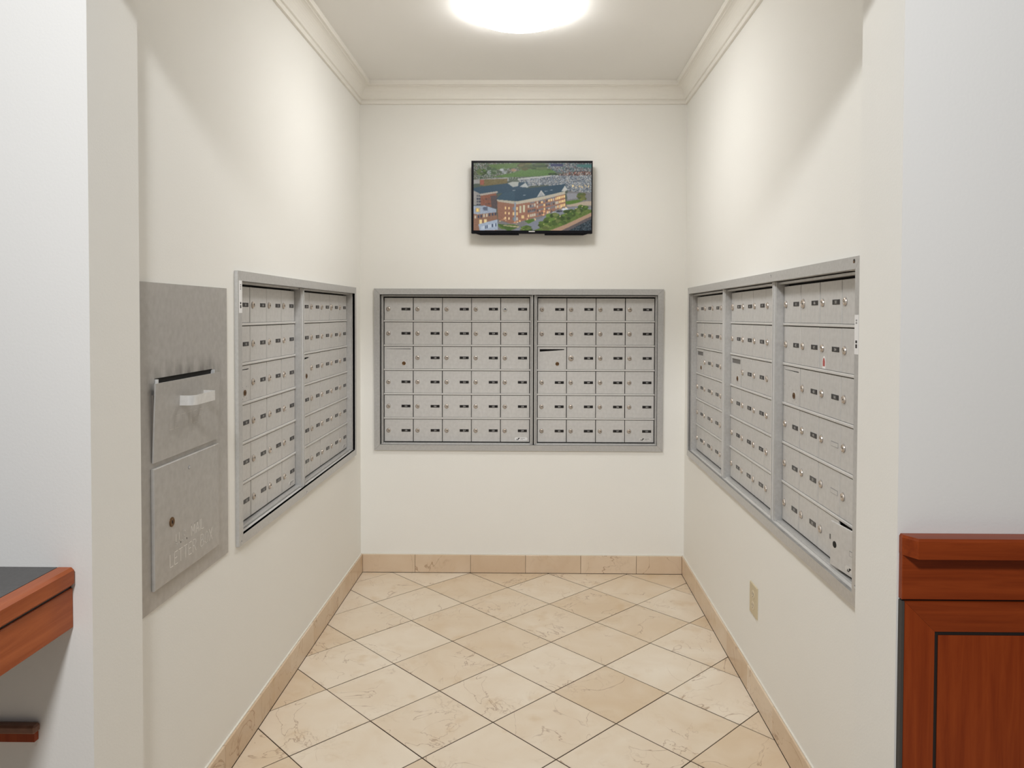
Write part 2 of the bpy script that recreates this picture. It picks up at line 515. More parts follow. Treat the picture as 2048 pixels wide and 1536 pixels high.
# ------------------------------------------------------------------ floor: diagonal marble tiles
floor = tag(MB().box(-3.2, 3.0, -5.0, 0.0, -0.06, -0.0016).build('floor', M['grout']), kind='structure')
TS, TA = 0.3117, -0.78806
OX, OY = -0.58667, -0.23123
e1 = (math.cos(TA), math.sin(TA)); e2 = (math.sin(TA), -math.cos(TA))
GAP = 0.0044
def clip(poly, a, b_, c):
    """keep a*x+b*y<=c"""
    out = []
    for i in range(len(poly)):
        p, q = poly[i], poly[(i + 1) % len(poly)]
        dp, dq = a * p[0] + b_ * p[1] - c, a * q[0] + b_ * q[1] - c
        if dp <= 0: out.append(p)
        if (dp < 0 < dq) or (dq < 0 < dp):
            t = dp / (dp - dq)
            out.append((p[0] + t * (q[0] - p[0]), p[1] + t * (q[1] - p[1])))
    return out
def area(poly):
    return 0.5 * sum(poly[i][0] * poly[(i + 1) % len(poly)][1] - poly[(i + 1) % len(poly)][0] * poly[i][1] for i in range(len(poly)))
full_tile = None
for i in range(-16, 24):
    for j in range(-16, 24):
        g = GAP / 2 / TS
        cs = [(i + g, j + g), (i + g, j + 1 - g), (i + 1 - g, j + 1 - g), (i + 1 - g, j + g)]
        poly = [(OX + TS * (a * e1[0] + b_ * e2[0]), OY + TS * (a * e1[1] + b_ * e2[1])) for a, b_ in cs]
        if area(poly) < 0: poly = poly[::-1]
        cx, cy = sum(p[0] for p in poly) / 4, sum(p[1] for p in poly) / 4
        if not (-2.3 < cx < 2.1 and -4.7 < cy < 0.25): continue
        inside = all(XL + .012 < p[0] < XR - .012 for p in poly)
        cl = poly
        if cy > YF1:
            cl = clip(cl, 1, 0, XR - .0135); cl = clip(cl, -1, 0, -(XL + .0135)) if cl else cl
            cl = clip(cl, 0, 1, -.0135) if cl else cl
        elif not inside:
            cl = clip(cl, 0, 1, YF1 - .002)
        if len(cl) < 3 or area(cl) < 2e-4: continue
        if len(cl) == 4 and abs(area(cl) - area(poly)) < 1e-7:
            if full_tile is None:
                t = MB()
                loc_p = [(p[0] - cx, p[1] - cy) for p in cl]
                c = 0.0012
                inner = [(p[0] * (1 - c / 0.15), p[1] * (1 - c / 0.15)) for p in loc_p]
                n = 4
                vs = [(*p, 0) for p in inner] + [(*p, -c) for p in loc_p] + [(*p, -0.01) for p in loc_p]
                fs = [(0, 1, 2, 3)]
                for k in range(4):
                    k2 = (k + 1) % 4
                    fs += [(k, k + 4, k2 + 4, k2), (k + 4, k + 8, k2 + 8, k2 + 4)]
                full_tile = t.add(vs, fs).mesh('tile', [M['marble']])
            put(full_tile, 'tile', floor, (cx, cy, 0))
        else:
            MB().hprism([(p[0] - cx, p[1] - cy) for p in cl], -0.01, 0).build('tile', M['marble'], floor, (cx, cy, 0))

# marble baseboards, each stone its own piece
BBH, BBT = 0.101, 0.012
def baseboard(name, loc, rz, u0, u1, joints):
    base = tag(MB().box(u0, u1, -0.006, 0, 0.0, BBH - 0.002).build(name, M['grout'], None, loc, rz), kind='structure')
    es = [u0] + sorted(j for j in joints if u0 < j < u1) + [u1]
    for a, b_ in zip(es[:-1], es[1:]):
        w = (b_ - a) / 2 - 0.0009
        MB().cbox(-w, w, -BBT, 0.0, 0.0015, BBH, 0.0009).build('base_stone', M['marble_base'], base, ((a + b_) / 2, 0, 0))
    MB().prism([(u0, BBH), (u1, BBH), (u1, BBH + 0.004), (u0, BBH + 0.004)], -0.006, 0.0).build('caulk_line', M['caulk'], base)
    return base
baseboard('baseboard_back', (0, 0, 0), 0, XL + BBT, XR - BBT, [-.6767, -.3631, -.0529, .2582, .5707])
baseboard('baseboard_left', (XL, 0, 0), R90, YF0, 0, [-.315 - .3145 * k for k in range(7)])
baseboard('baseboard_right', (XR, 0, 0), -R90, 0, -YF0, [.066 + .311 * k for k in range(8)])
baseboard('baseboard_front', (0, YF1, 0), 0, -3.1, JL, [-2.8 + .311 * k for k in range(6)])

# ------------------------------------------------------------------ mailbox units
def lock_mesh(r=0.0114, mats=('chrome', 'dark', 'grey'), name='lock'):
    mb = MB()
    s = r / 0.0112
    mb.lathe_y([(r + 0.0013, 0.0), (r + 0.0013, -0.0005), (r, -0.0006)], 18, mat=2)  # grey ring painted as the shadow around the lock
    mb.lathe_y([(r, 0.0), (r, -0.0022), (r * .93, -0.0042), (r * .70, -0.0058), (r * .62, -0.0058), (r * .60, -0.0046), (0, -0.0046)], 18)
    mb.box(0.0004 * s, 0.0062 * s, -0.0051, -0.0044, -0.0014 * s, 0.0022 * s, 1)  # dark keyway, set to the right to paint the lock's shaded side
    return mb.mesh(name, [M[k] for k in mats], smooth=False)
LOCK = lock_mesh()
LOCK_BRIGHT = lock_mesh(0.0120, ('chrome2', 'dark', 'grey'))
LOCK_BIG = lock_mesh(0.0150)
LOCK_HOLE = MB().lathe_y([(0.0095, 0.0), (0.0095, -0.0004), (0, -0.0005)], 16).mesh('lock_hole', [M['dark']])
def brass_lock():
    mb = MB()
    mb.lathe_y([(0.0145, 0.0), (0.0145, -0.0008), (0.0105, -0.0010), (0.0105, -0.0030), (0.0088, -0.0036), (0.0058, -0.0028), (0.0048, -0.0034), (0, -0.0034)], 18)
    for i in range(len(mb.f)):
        if i < 36: mb.m[i] = 1
    mb.box(-0.001, 0.001, -0.0040, -0.003, -0.0032, 0.0032, 2)
    return mb.mesh('arrow_lock', [M['brass'], M['alu_rail'], M['dark']])
BRASS = brass_lock()
DW, DH, DT = 0.1613, 0.1256, 0.004
DOOR = MB().cbox(-DW / 2, DW / 2, 0, DT, -DH / 2, DH / 2, 0.0011).mesh('door', [M['alu']])
def slot_door(kind):
    """door with a slot across its top: 'line' hairline, 'wedge' bent open, 'wide' tall slot"""
    mb = MB()
    w, h = DW / 2, DH / 2
    zt = h - 0.012                      # top edge of the slot
    a, b_ = -w + 0.011, w - 0.012
    lo = {'line': (0.0012, 0.0035), 'wedge': (0.0145, 0.0045), 'wide': (0.020, 0.020)}[kind]
    mb.prism([(-w, zt), (w, zt), (w, h), (-w, h)], 0, DT)
    mb.prism([(-w, -h), (a, -h), (a, zt), (-w, zt)], 0, DT)
    mb.prism([(b_, -h), (w, -h), (w, zt), (b_, zt)], 0, DT)
    mb.prism([(a, -h), (b_, -h), (b_, zt - lo[1]), (a, zt - lo[0])], 0 if kind != 'wedge' else -0.0012, DT)
    if kind == 'wide':
        mb.box(a, b_, 0.0036, 0.006, zt - 0.020, zt, 1)
    # small rivets around the arrow lock
    for (x, z) in ((-0.066, -0.002), (-0.016, -0.004), (0.013, -0.012), (0.047, -0.012), (0.013, -0.052), (0.047, -0.052)):
        mb.lathe_y([(0.0014, 0.0), (0.0014, -0.0004), (0, -0.0006)], 8, x, z, 2)
    return mb.mesh('door', [M['alu'], M['flap'], M['grey']])
SLOT = {k: slot_door(k) for k in ('line', 'wedge', 'wide')}

def label_mesh(num):
    mb = MB()
    w, h = 0.0255, 0.0073
    if num is None:                      # empty holder: a shallow dark-edged pocket
        mb.box(-w, w, -0.0006, 0, -h, h, 2)
        mb.box(-w + .0018, w - .0014, -0.0010, 0, -h + .0012, h - .0022, 3)
    elif num == 'hole':                  # holder gone: black hole
        mb.box(-w, w, -0.0004, 0, -h * 1.25, h * 1.25, 0)
    else:
        mb.cbox(-w, w, -0.0014, 0, -h, h, 0.0005)
        text(mb, num, 0, -0.0039, 0.0112, -0.0016, 1, sx=0.92, track=0.05)
    return mb.mesh('number_plate', [M['black'], M['white'], M['grey'], M['alu']])

def badge_mesh(white):
    mb = MB()
    w, h = 0.0365, 0.0085
    pts = []
    for k in range(24):                  # rounded plate
        a = 2 * math.pi * k / 24
        sx = 1 if math.cos(a) > 0 else -1
        pts.append((sx * (w - h) + h * math.cos(a), h * math.sin(a)))
    mb.prism(pts, -0.0009, 0, 0)
    # black mark: two slanted blocks and a hook
    y = -0.0011
    mb.add([(-.027, y, -.006), (-.018, y, -.006), (-.018, y, -.004), (-.023, y, -.004), (-.021, y, .001), (-.024, y, .001)], [(0, 1, 2, 3, 4, 5)], 1)
    mb.add([(-.020, y, -.006), (-.016, y, -.006), (-.010, y, .0055), (-.016, y, .0055)], [(0, 1, 2, 3)], 1)
    mb.add([(-.0165, y, .0015), (-.0105, y, -.0005), (-.006, y, .0055), (-.012, y, .0055)], [(0, 1, 2, 3)], 1)
    for z0, z1, x1 in ((.0008, .0042, .024), (-.0040, -.0016, .013)):
        for k in range(8):
            xa = -0.003 + k * 0.0036
            if xa + .0028 < x1:
                mb.add([(xa, y, z0), (xa + .0028, y, z0), (xa + .0028, y, z1), (xa, y, z1)], [(0, 1, 2, 3)], 2)
    return mb.mesh('maker_badge', [M['sticker'] if white else M['alu_rail'], M['black'], M['grey']])

def frame_mesh(n):
    mb = MB()
    W = n * PC
    a0, a1, b0, b1 = -0.011, -0.0022, W + 0.0022, W + 0.011
    y0, y1 = 0.003, 0.047
    out = []
    for (x0, x1) in ((a0, a1), (b0, b1)):
        out.append(MB().cbox(x0, x1, y0, y1, ZBOT - 0.009, ZT + 0.009, 0.0012).mesh('frame_post', [M['alu_frame']]))
    return out

RAIL_H = 0.0085
def unit(loc, rz, n, label, nums, special=None, locks=None, badge=True, white_badge=False, slot='line', open_door=None):
    t = thing('mailbox_unit', label, 'mailboxes', loc, rz, 'wall mailbox units')
    W = n * PC
    hb = MB()
    hb.box(-0.012, W + 0.012, 0.047, 0.0575, ZBOT - 0.012, ZT + 0.012, 0)
    hb.build('back_panel', M['dark'], t)
    for fm in frame_mesh(n): put(fm, 'frame_post', t)
    # top and bottom members of the unit's frame
    MB().cbox(-0.011, W + 0.011, 0.012, 0.047, ZT + 0.0006, ZT + 0.0085, 0.0012).build('head_rail', M['alu_frame'], t)
    MB().cbox(-0.011, W + 0.011, 0.012, 0.047, ZBOT - 0.0085, ZBOT - 0.0006, 0.0012).build('sill_rail', M['alu_frame'], t)
    rm = MB().cbox(-0.0015, W + 0.0015, -0.0035, 0.012, -RAIL_H / 2, RAIL_H / 2, 0.0012).mesh('row_rail', [M['alu_rail']])
    for r in range(1, 6):
        put(rm, 'row_rail', t, (0, REC, ZT - r * PR))
    special = special or {}
    locks = locks or {}
    it = iter(nums)
    for c in range(n):
        for r in range(6):
            ctr = (c * PC + PC / 2 + random.uniform(-.0004, .0004), REC + random.uniform(-.0004, .0004), ZT - r * PR - PR / 2 - 0.0008)
            if c == 0 and r == 2:
                dd = put(SLOT[slot], 'door', t, ctr)
                put(BRASS, 'arrow_lock', dd, (0.030, 0, -0.032))
                continue
            dd = put(DOOR, 'door', t, ctr)
            if (c, r) == open_door:
                # hinged on its right edge and standing ajar
                dd.location = (ctr[0] + 0.0025, ctr[1] - 0.004, ctr[2])
                piv = Vector((DW / 2, 0.002, 0))
                ang = math.radians(8.5)
                rot = Matrix.Rotation(ang, 4, 'Z') @ Matrix.Rotation(math.radians(1.6), 4, 'Y')
                dd.matrix_local = Matrix.Translation(dd.location) @ Matrix.Translation(piv) @ rot @ Matrix.Translation(-piv)
                dd['label'] = 'mailbox door standing ajar'
            lk = put(LOCK_HOLE if (c, r) == open_door else locks.get((c, r), LOCK), 'lock_hole' if (c, r) == open_door else 'lock', dd, (-DW / 2 + 0.0225, 0, 0.0))
            lk.rotation_euler = (0, random.uniform(-.25, .25), 0)
            key = next(it)
            num = None if (c, r) == open_door else special.get((c, r), key)
            put(label_mesh(num), 'number_plate', dd, (DW / 2 - 0.039, 0, random.uniform(-.0004, .0006)))
            if badge and c == n - 1 and r == 5:
                put(badge_mesh(white_badge), 'maker_badge', dd, (DW / 2 - 0.046, 0, -0.0455))
            if (c, r) == special.get('sticker'):
                sb = MB()
                pts = [(-.011, -.019), (.011, -.019), (.012, .004), (.007, .015), (0, .019), (-.007, .015), (-.012, .004)]
                sb.prism([(x, z) for x, z in pts], -0.0004, 0, 0)
                sb.prism([(x * .72, z * .72) for x, z in pts[2:]] + [(-.008, -.012), (.008, -.012)], -0.0006, -0.0004, 1)
                sb.build('red_sticker', [M['sticker'], M['red']], dd, (-0.045, 0, -0.042))
    return t

def seq(*ranges):
    out = []
    for a, b_ in ranges:
        out += [str(k) for k in range(a, b_ + 1)]
    return out

EDGE = 0.014
GAPU = 0.0435
# back wall: five columns, then four
bu1 = -0.858
bu2 = bu1 + 5 * PC + GAPU
unit((bu1, 0, 0), 0, 5, 'five-column silver mailbox unit on the back wall, doors 211 to 239', seq((211, 239)),
     locks={(4, 0): LOCK_BRIGHT}, white_badge=True, slot='line')
unit((bu2, 0, 0), 0, 4, 'four-column silver mailbox unit on the back wall, doors 301 to 323', seq((301, 323)),
     locks={(1, 2): LOCK_BIG}, slot='wedge')
# left wall: four columns near, five far
ly1 = LF[0] + TW + EDGE
ly2 = ly1 + 4 * PC + GAPU
unit((XL, ly1, 0.004), R90, 4, 'four-column mailbox unit on the left wall beside the letter box panel', seq((101, 123)), slot='line')
unit((XL, ly2, 0.004), R90, 5, 'five-column mailbox unit on the left wall next to the back corner', seq((124, 142), (201, 210)),
     special={(4, 2): 'hole'}, locks={(3, 0): LOCK_BIG}, slot='wedge')
# right wall: three units of four columns
ry1 = RT[1] - TW - 0.012
TILT = 0.0046                    # the right-hand bank hangs a touch out of level
def level(t, y):
    t.location.z += 0.003 - TILT * y
    t.rotation_euler.y = -TILT
    return t
ry2 = ry1 - 4 * PC - GAPU
ry3 = ry2 - 4 * PC - GAPU
level(unit((XR, ry1, 0), -R90, 4, 'mailbox unit on the right wall nearest the back corner', seq((324, 339), (401, 407)), slot='wide'), ry1)
level(unit((XR, ry2, 0), -R90, 4, 'middle one of the three mailbox units on the right wall', seq((408, 430)), locks={(0, 0): LOCK_BIG}, slot='wide'), ry2)
level(unit((XR, ry3, 0), -R90, 4, 'mailbox unit on the right wall nearest the opening, bottom corner door ajar', seq((431, 439), (501, 514)),
     special={(2, 3): None, (2, 4): None, 'sticker': (2, 1)}, locks={(1, 0): LOCK_BIG}, slot='line', open_door=(3, 5)), ry3)

# trim frames around the units
def trim_frame(loc, rz, u0, u1, label, gaps, screws=(), sticker=None):
    t = thing('mailbox_trim', label, 'trim frame', loc, rz, 'mailbox trim frames')
    y0, y1 = -0.012, -0.0005
    i0, i1, k0, k1 = u0 + TW, u1 - TW, FB + TW, FT - TW
    def mitre(name, pts):
        MB().prism(pts, y0, y1).build(name, M['alu_frame'], t)
    g = 0.0004
    mitre('top_rail', [(u0 + g, FT), (i0 + g, k1), (i1 - g, k1), (u1 - g, FT)])
    mitre('bottom_rail', [(u0 + g, FB), (u1 - g, FB), (i1 - g, k0), (i0 + g, k0)])
    mitre('stile', [(u0, FB + g), (i0, k0 + g), (i0, k1 - g), (u0, FT - g)])
    mitre('stile', [(u1, FB + g), (u1, FT - g), (i1, k1 - g), (i1, k0 + g)])
    # returns running back into the wall
    MB().box(i0, i1, y0 + .0004, 0.05, k0 - 0.002, k0).build('sill_return', M['alu_rail'], t)
    MB().box(i0, i1, y0 + .0004, 0.05, k1, k1 + 0.002).build('head_return', M['alu_frame'], t)
    MB().box(i0 - 0.002, i0, y0 + .0004, 0.05, k0, k1).build('side_return', M['alu_frame'], t)
    MB().box(i1, i1 + 0.002, y0 + .0004, 0.05, k0, k1).build('side_return', M['alu_frame'], t)
    for gx in gaps:                      # pairs of mullion strips and a black filler painting the shade between them
        for s in (-1, 1):
            xa, xb = sorted((gx + s * 0.0042, gx + s * 0.0092))
            MB().cbox(xa, xb, -0.002, 0.047, k0 + .0005, k1 - .0005, 0.0008).build('mullion_strip', M['alu_rail'], t)
        MB().box(gx - 0.0040, gx + 0.0040, 0.0005, 0.047, k0 + .001, k1 - .001).build('mullion_gap_shade', M['dark'], t)
    for (x, z, kind) in screws:
        mb = MB()
        mb.lathe_y([(0.0055, 0.0), (0.0055, -0.0006), (0, -0.0007)], 12, 0, 0, 0)
        if kind: mb.lathe_y([(0.0038, 0.0), (0.0036, -0.0012), (0, -0.0016)], 10, -0.001, -0.002, 1)
        mb.build('screw', [M['dark'] if kind < 2 else M['grey'], M['brass'] if kind < 2 else M['alu']], t, (x, y0, z))
    if sticker:
        x0, x1, z0, z1 = sticker
        mb = MB()
        mb.box(x0, x1, -0.0005, 0, z0, z1, 0)
        xc = (x0 + x1) / 2
        k = z1 - 0.012
        while k > z0 + 0.075:
            mb.box(xc - 0.004, xc + 0.004, -0.0007, -0.0004, k - 0.0045, k, 1)
            k -= 0.0068 if random.random() < .8 else 0.011
        mb.box(xc - 0.005, xc + 0.005, -0.0007, -0.0004, z0 + 0.016, z0 + 0.026, 2)
        mb.box(xc - 0.005, xc + 0.005, -0.0007, -0.0004, z0 + 0.029, z0 + 0.036, 2)
        mb.build('address_sticker', [M['sticker'], M['grey'], M['black']], t, (0, y0, 0))
    return t
trim_frame((0, 0, 0), 0, BK[0], BK[1], 'aluminium trim frame around the two mailbox units on the back wall', [bu1 + 5 * PC + GAPU / 2])
trim_frame((XL, 0, 0), R90, LF[0], LF[1], 'aluminium trim frame with a white strip sticker on the left wall',
           [ly1 + 4 * PC + GAPU / 2], screws=[(ly2 - .02, FB + .008, 2), (LF[0] + .018, FB + .012, 2)],
           sticker=(LF[0] + 0.008, LF[0] + TW + 0.001, 1.463, 1.570))
level(trim_frame((XR, 0, 0), -R90, -RT[1], -RT[0], 'long aluminium trim frame with open screw holes on the right wall',
           [-ry1 + 4 * PC + GAPU / 2, -ry2 + 4 * PC + GAPU / 2],
           screws=[(2.252, FT - .012, 1), (1.561, FT - .014, 2), (-RT[1] + .009, FT - .009, 2), (-RT[0] - .012, FB + .055, 2)],
           sticker=(-RT[0] - TW + 0.0005, -RT[0] - 0.010, 1.348, 1.450)), 0)

# ------------------------------------------------------------------ letter box panel on the left wall
LB = thing('letter_box', 'grey metal U.S. mail letter box panel with pull hopper on the left wall', 'letter box', (XL, -2.118, 0), R90)
u0, u1, z0, z1 = -0.28, 0.28, 0.698, 1.541
su0, su1, sz0, sz1 = -0.176, 0.172, 1.262, 1.2935
pm = MB()
pm.box(u0, su0, -0.004, -0.0006, z0, z1); pm.box(su1, u1, -0.004, -0.0006, z0, z1)
pm.box(su0, su1, -0.004, -0.0006, z0, sz0); pm.box(su0, su1, -0.004, -0.0006, sz1, z1)
pm.build('panel', M['steel_grime'], LB)
MB().box(su0, su1, -0.0005, -0.0001, sz0, sz1).build('slot_shade_plate', M['dark'], LB)  # thin black sheet painted as the shade inside the slot
for s in (su0 + 0.004, su1 - 0.004):
    MB().box(s - 0.0015, s + 0.0015, -0.012, -0.0006, sz0 + .002, sz1 - 0.002).build('slot_cheek', M['steel_bright'], LB)
# hopper: bottom-hinged plate that leans out at its top
hp = MB()
h0, h1, hz0, hz1 = -0.196, 0.194, 1.078, 1.282
def hop(y_out):
    return [(h0, -0.006 - y_out[0], hz0), (h1, -0.006 - y_out[0], hz0), (h1, -0.006 - y_out[1], hz1), (h0, -0.006 - y_out[1], hz1)]
fr = hop((0.004, 0.012)); bk = [(p[0], p[1] + 0.004, p[2]) for p in fr]
hp.add(fr + bk, [(0, 1, 2, 3), (7, 6, 5, 4), (0, 4, 5, 1), (1, 5, 6, 2), (2, 6, 7, 3), (3, 7, 4, 0)])
hopper = hp.build('hopper_door', M['steel'], LB)
hb = MB()
hb.box(h0 + 0.004, h1 - 0.004, -0.009, -0.004, hz0 + 0.003, hz1 - 0.03)
hb.build('hopper_back', M['housing'], LB)
# bent strap handle
hm = MB()
def strap(u_a, u_b, out, r, zb, zt, th):
    path = [(u_a, 0.0)]
    n = 14
    for k in range(n + 1):
        a = R90 * k / n
        path.append((u_a + r - r * math.cos(a), -(out - r) - r * math.sin(a)))
    for k in range(n + 1):
        a = R90 * k / n
        path.append((u_b - r + r * math.sin(a), -(out - r) - r * math.cos(a)))
    path.append((u_b, 0.0))
    cx = (u_a + u_b) / 2
    inner = []
    for (x, y) in path:
        inner.append((x + (th if x < cx else -th) * (1 if abs(y) < out - r + 1e-6 else 0.4), y + (0 if abs(y) < out - r + 1e-6 else th)))
    m_ = len(path)
    vs = [(x, y, zb) for x, y in path] + [(x, y, zt) for x, y in path] + [(x, y, zb) for x, y in inner] + [(x, y, zt) for x, y in inner]
    fs = []
    for k in range(m_ - 1):
        fs.append((k, k + 1, k + 1 + m_, k + m_))
        fs.append((k + 2 * m_, k + 3 * m_, k + 1 + 3 * m_, k + 1 + 2 * m_))
        fs.append((k + m_, k + 1 + m_, k + 1 + 3 * m_, k + 3 * m_))
        fs.append((k, k + 2 * m_, k + 1 + 2 * m_, k + 1))
    return vs, fs
v_, f_ = strap(-0.064, 0.084, 0.042, 0.022, -0.0135, 0.0135, 0.003)
hm.add(v_, f_)
hm.build('pull_handle', M['steel_bright'], hopper, (0, -0.0145, 1.2245), smooth=False)
# collection door
dm = MB().cbox(-0.199, 0.193, -0.0125, -0.0045, 0.7485, 1.0635, 0.002)
cdoor = dm.build('collection_door', M['steel'], LB)
def thin_text(rows):
    # engraved single-line capitals drawn as thin strokes
    S = {'U': [[(0, 1), (0, .25), (.12, .04), (.3, 0), (.48, .04), (.6, .25), (.6, 1)]],
         'S': [[(.58, .85), (.45, .97), (.28, 1), (.1, .93), (.03, .77), (.1, .6), (.3, .52), (.5, .44), (.6, .27), (.52, .08), (.32, 0), (.12, .04), (0, .17)]],
         '.': [[(.0, 0), (.06, 0), (.06, .07), (0, .07), (0, 0)]],
         'M': [[(0, 0), (0, 1), (.35, .25), (.7, 1), (.7, 0)]],
         'A': [[(0, 0), (.32, 1), (.64, 0)], [(.11, .34), (.53, .34)]],
         'I': [[(0, 0), (0, 1)]],
         'L': [[(0, 1), (0, 0), (.5, 0)]],
         'E': [[(.52, 1), (0, 1), (0, 0), (.52, 0)], [(0, .52), (.42, .52)]],
         'T': [[(0, 1), (.6, 1)], [(.3, 1), (.3, 0)]],
         'R': [[(0, 0), (0, 1), (.38, 1), (.56, .9), (.6, .75), (.52, .58), (.36, .5), (0, .5)], [(.32, .5), (.6, 0)]],
         'B': [[(0, 0), (0, 1), (.36, 1), (.54, .9), (.54, .64), (.36, .53), (0, .53)], [(.36, .53), (.58, .42), (.6, .14), (.4, 0), (0, 0)]],
         'O': [[(.32, 0), (.12, .08), (0, .3), (0, .7), (.12, .92), (.32, 1), (.52, .92), (.64, .7), (.64, .3), (.52, .08), (.32, 0)]],
         'X': [[(0, 0), (.6, 1)], [(0, 1), (.6, 0)]]}
    W = {'.': .06, 'I': 0.0, 'M': .7, 'A': .64, 'L': .5, 'E': .52, 'O': .64, ' ': .38}
    mb = MB()
    def line(s, x0, z0, size, sx, lw):
        x = x0
        for ch in s:
            w = W.get(ch, .6)
            for st in S.get(ch, []):
                for (a, b_) in zip(st[:-1], st[1:]):
                    A = Vector((x + a[0] * size * sx, z0 + a[1] * size)); B = Vector((x + b_[0] * size * sx, z0 + b_[1] * size))
                    d = (B - A)
                    if d.length < 1e-6: continue
                    d = d.normalized() * lw * .5
                    nn = Vector((-d.y, d.x))
                    P = [A - d - nn, B + d - nn, B + d + nn, A - d + nn]
                    mb.add([(p.x, 0, p.y) for p in P], [(0, 1, 2, 3)])
            x += (w + .26) * size * sx
    for row in rows:
        line(*row)
    return mb
lo = thin_text([('U.S. MAIL', -0.0485, 0.050, 0.030, 1.0, 0.0020), ('LETTER BOX', -0.0830, 0.0, 0.034, 0.97, 0.0020)]).build('engraved_words', M['scratch'], cdoor, (-0.036, -0.01265, 0.7835))
po = thin_text([('LETTER', -0.118, 0.0, 0.034, 1.24, 0.0016)]).build('engraved_word', M['faint'], hopper, (0, -0.01335, 1.152))
po.rotation_euler = (math.atan2(0.008, 0.204), 0, 0)
lk = MB()
lk.lathe_y([(0.013, 0), (0.013, -0.002), (0.010, -0.003), (0.006, -0.0022), (0, -0.0022)], 18)
lk.box(-0.001, 0.001, -0.0034, -0.002, -0.004, 0.004, 1)
lk.build('cam_lock', [M['brass'], M['dark']], cdoor, (-0.108, -0.0125, 0.904))
sc = MB()
sc.lathe_y([(0.006, 0), (0.006, -0.0012), (0, -0.0014)], 12)
sc.box(-0.004, 0.004, -0.0018, -0.0013, -0.0009, 0.0009, 1); sc.box(-0.0009, 0.0009, -0.0018, -0.0013, -0.004, 0.004, 1)
sc.build('screw', [M['grey'], M['steel_bright']], cdoor, (-0.005, -0.0125, 1.030))

# ------------------------------------------------------------------ television
TVX, TVW, TVH = -0.0235, 0.6655, 0.398
tv = thing('television', 'small black flat television on the back wall showing an aerial view of brick buildings', 'television', (TVX, 0, 2.103 - TVH / 2))
w = TVW / 2
MB().rbox(-w, w, -0.070, -0.040, 0, TVH, 0.003).build('casing', M['plastic'], tv)
MB().rbox(-w * .8, w * .8, -0.042, -0.018, 0.05, TVH - 0.06, 0.008).build('rear_cover', M['plastic'], tv)
MB().box(-0.12, 0.12, -0.020, -0.0006, 0.10, 0.30).build('wall_bracket', M['plastic'], tv)
# slim bezel, proud of the screen
bz = MB()
sl, sr, sb, st = -w + 0.0125, w - 0.006, 0.0165, TVH - 0.0115
bz.cbox(-w, sl, -0.0725, -0.069, 0, TVH, .001); bz.cbox(sr, w, -0.0725, -0.069, 0, TVH, .001)
bz.cbox(sl, sr, -0.0725, -0.069, 0, sb, .001); bz.cbox(sl, sr, -0.0725, -0.069, st, TVH, .001)
bz.build('bezel', M['plastic'], tv)
lg = MB().box(-0.017, 0.017, -0.0731, -0.0724, 0.0085, 0.0135)
lg.build('maker_logo', M['white'], tv)
for xa, xb in ((-w + 0.02, -w + 0.262), (w - 0.262, w - 0.02)):
    MB().prism([(xa, 0.001), (xa + (.03 if xa < 0 else 0), -0.008), (xb - (0 if xa < 0 else .03), -0.008), (xb, 0.001)], -0.066, -0.046).build('speaker_grille', M['plastic'], tv)

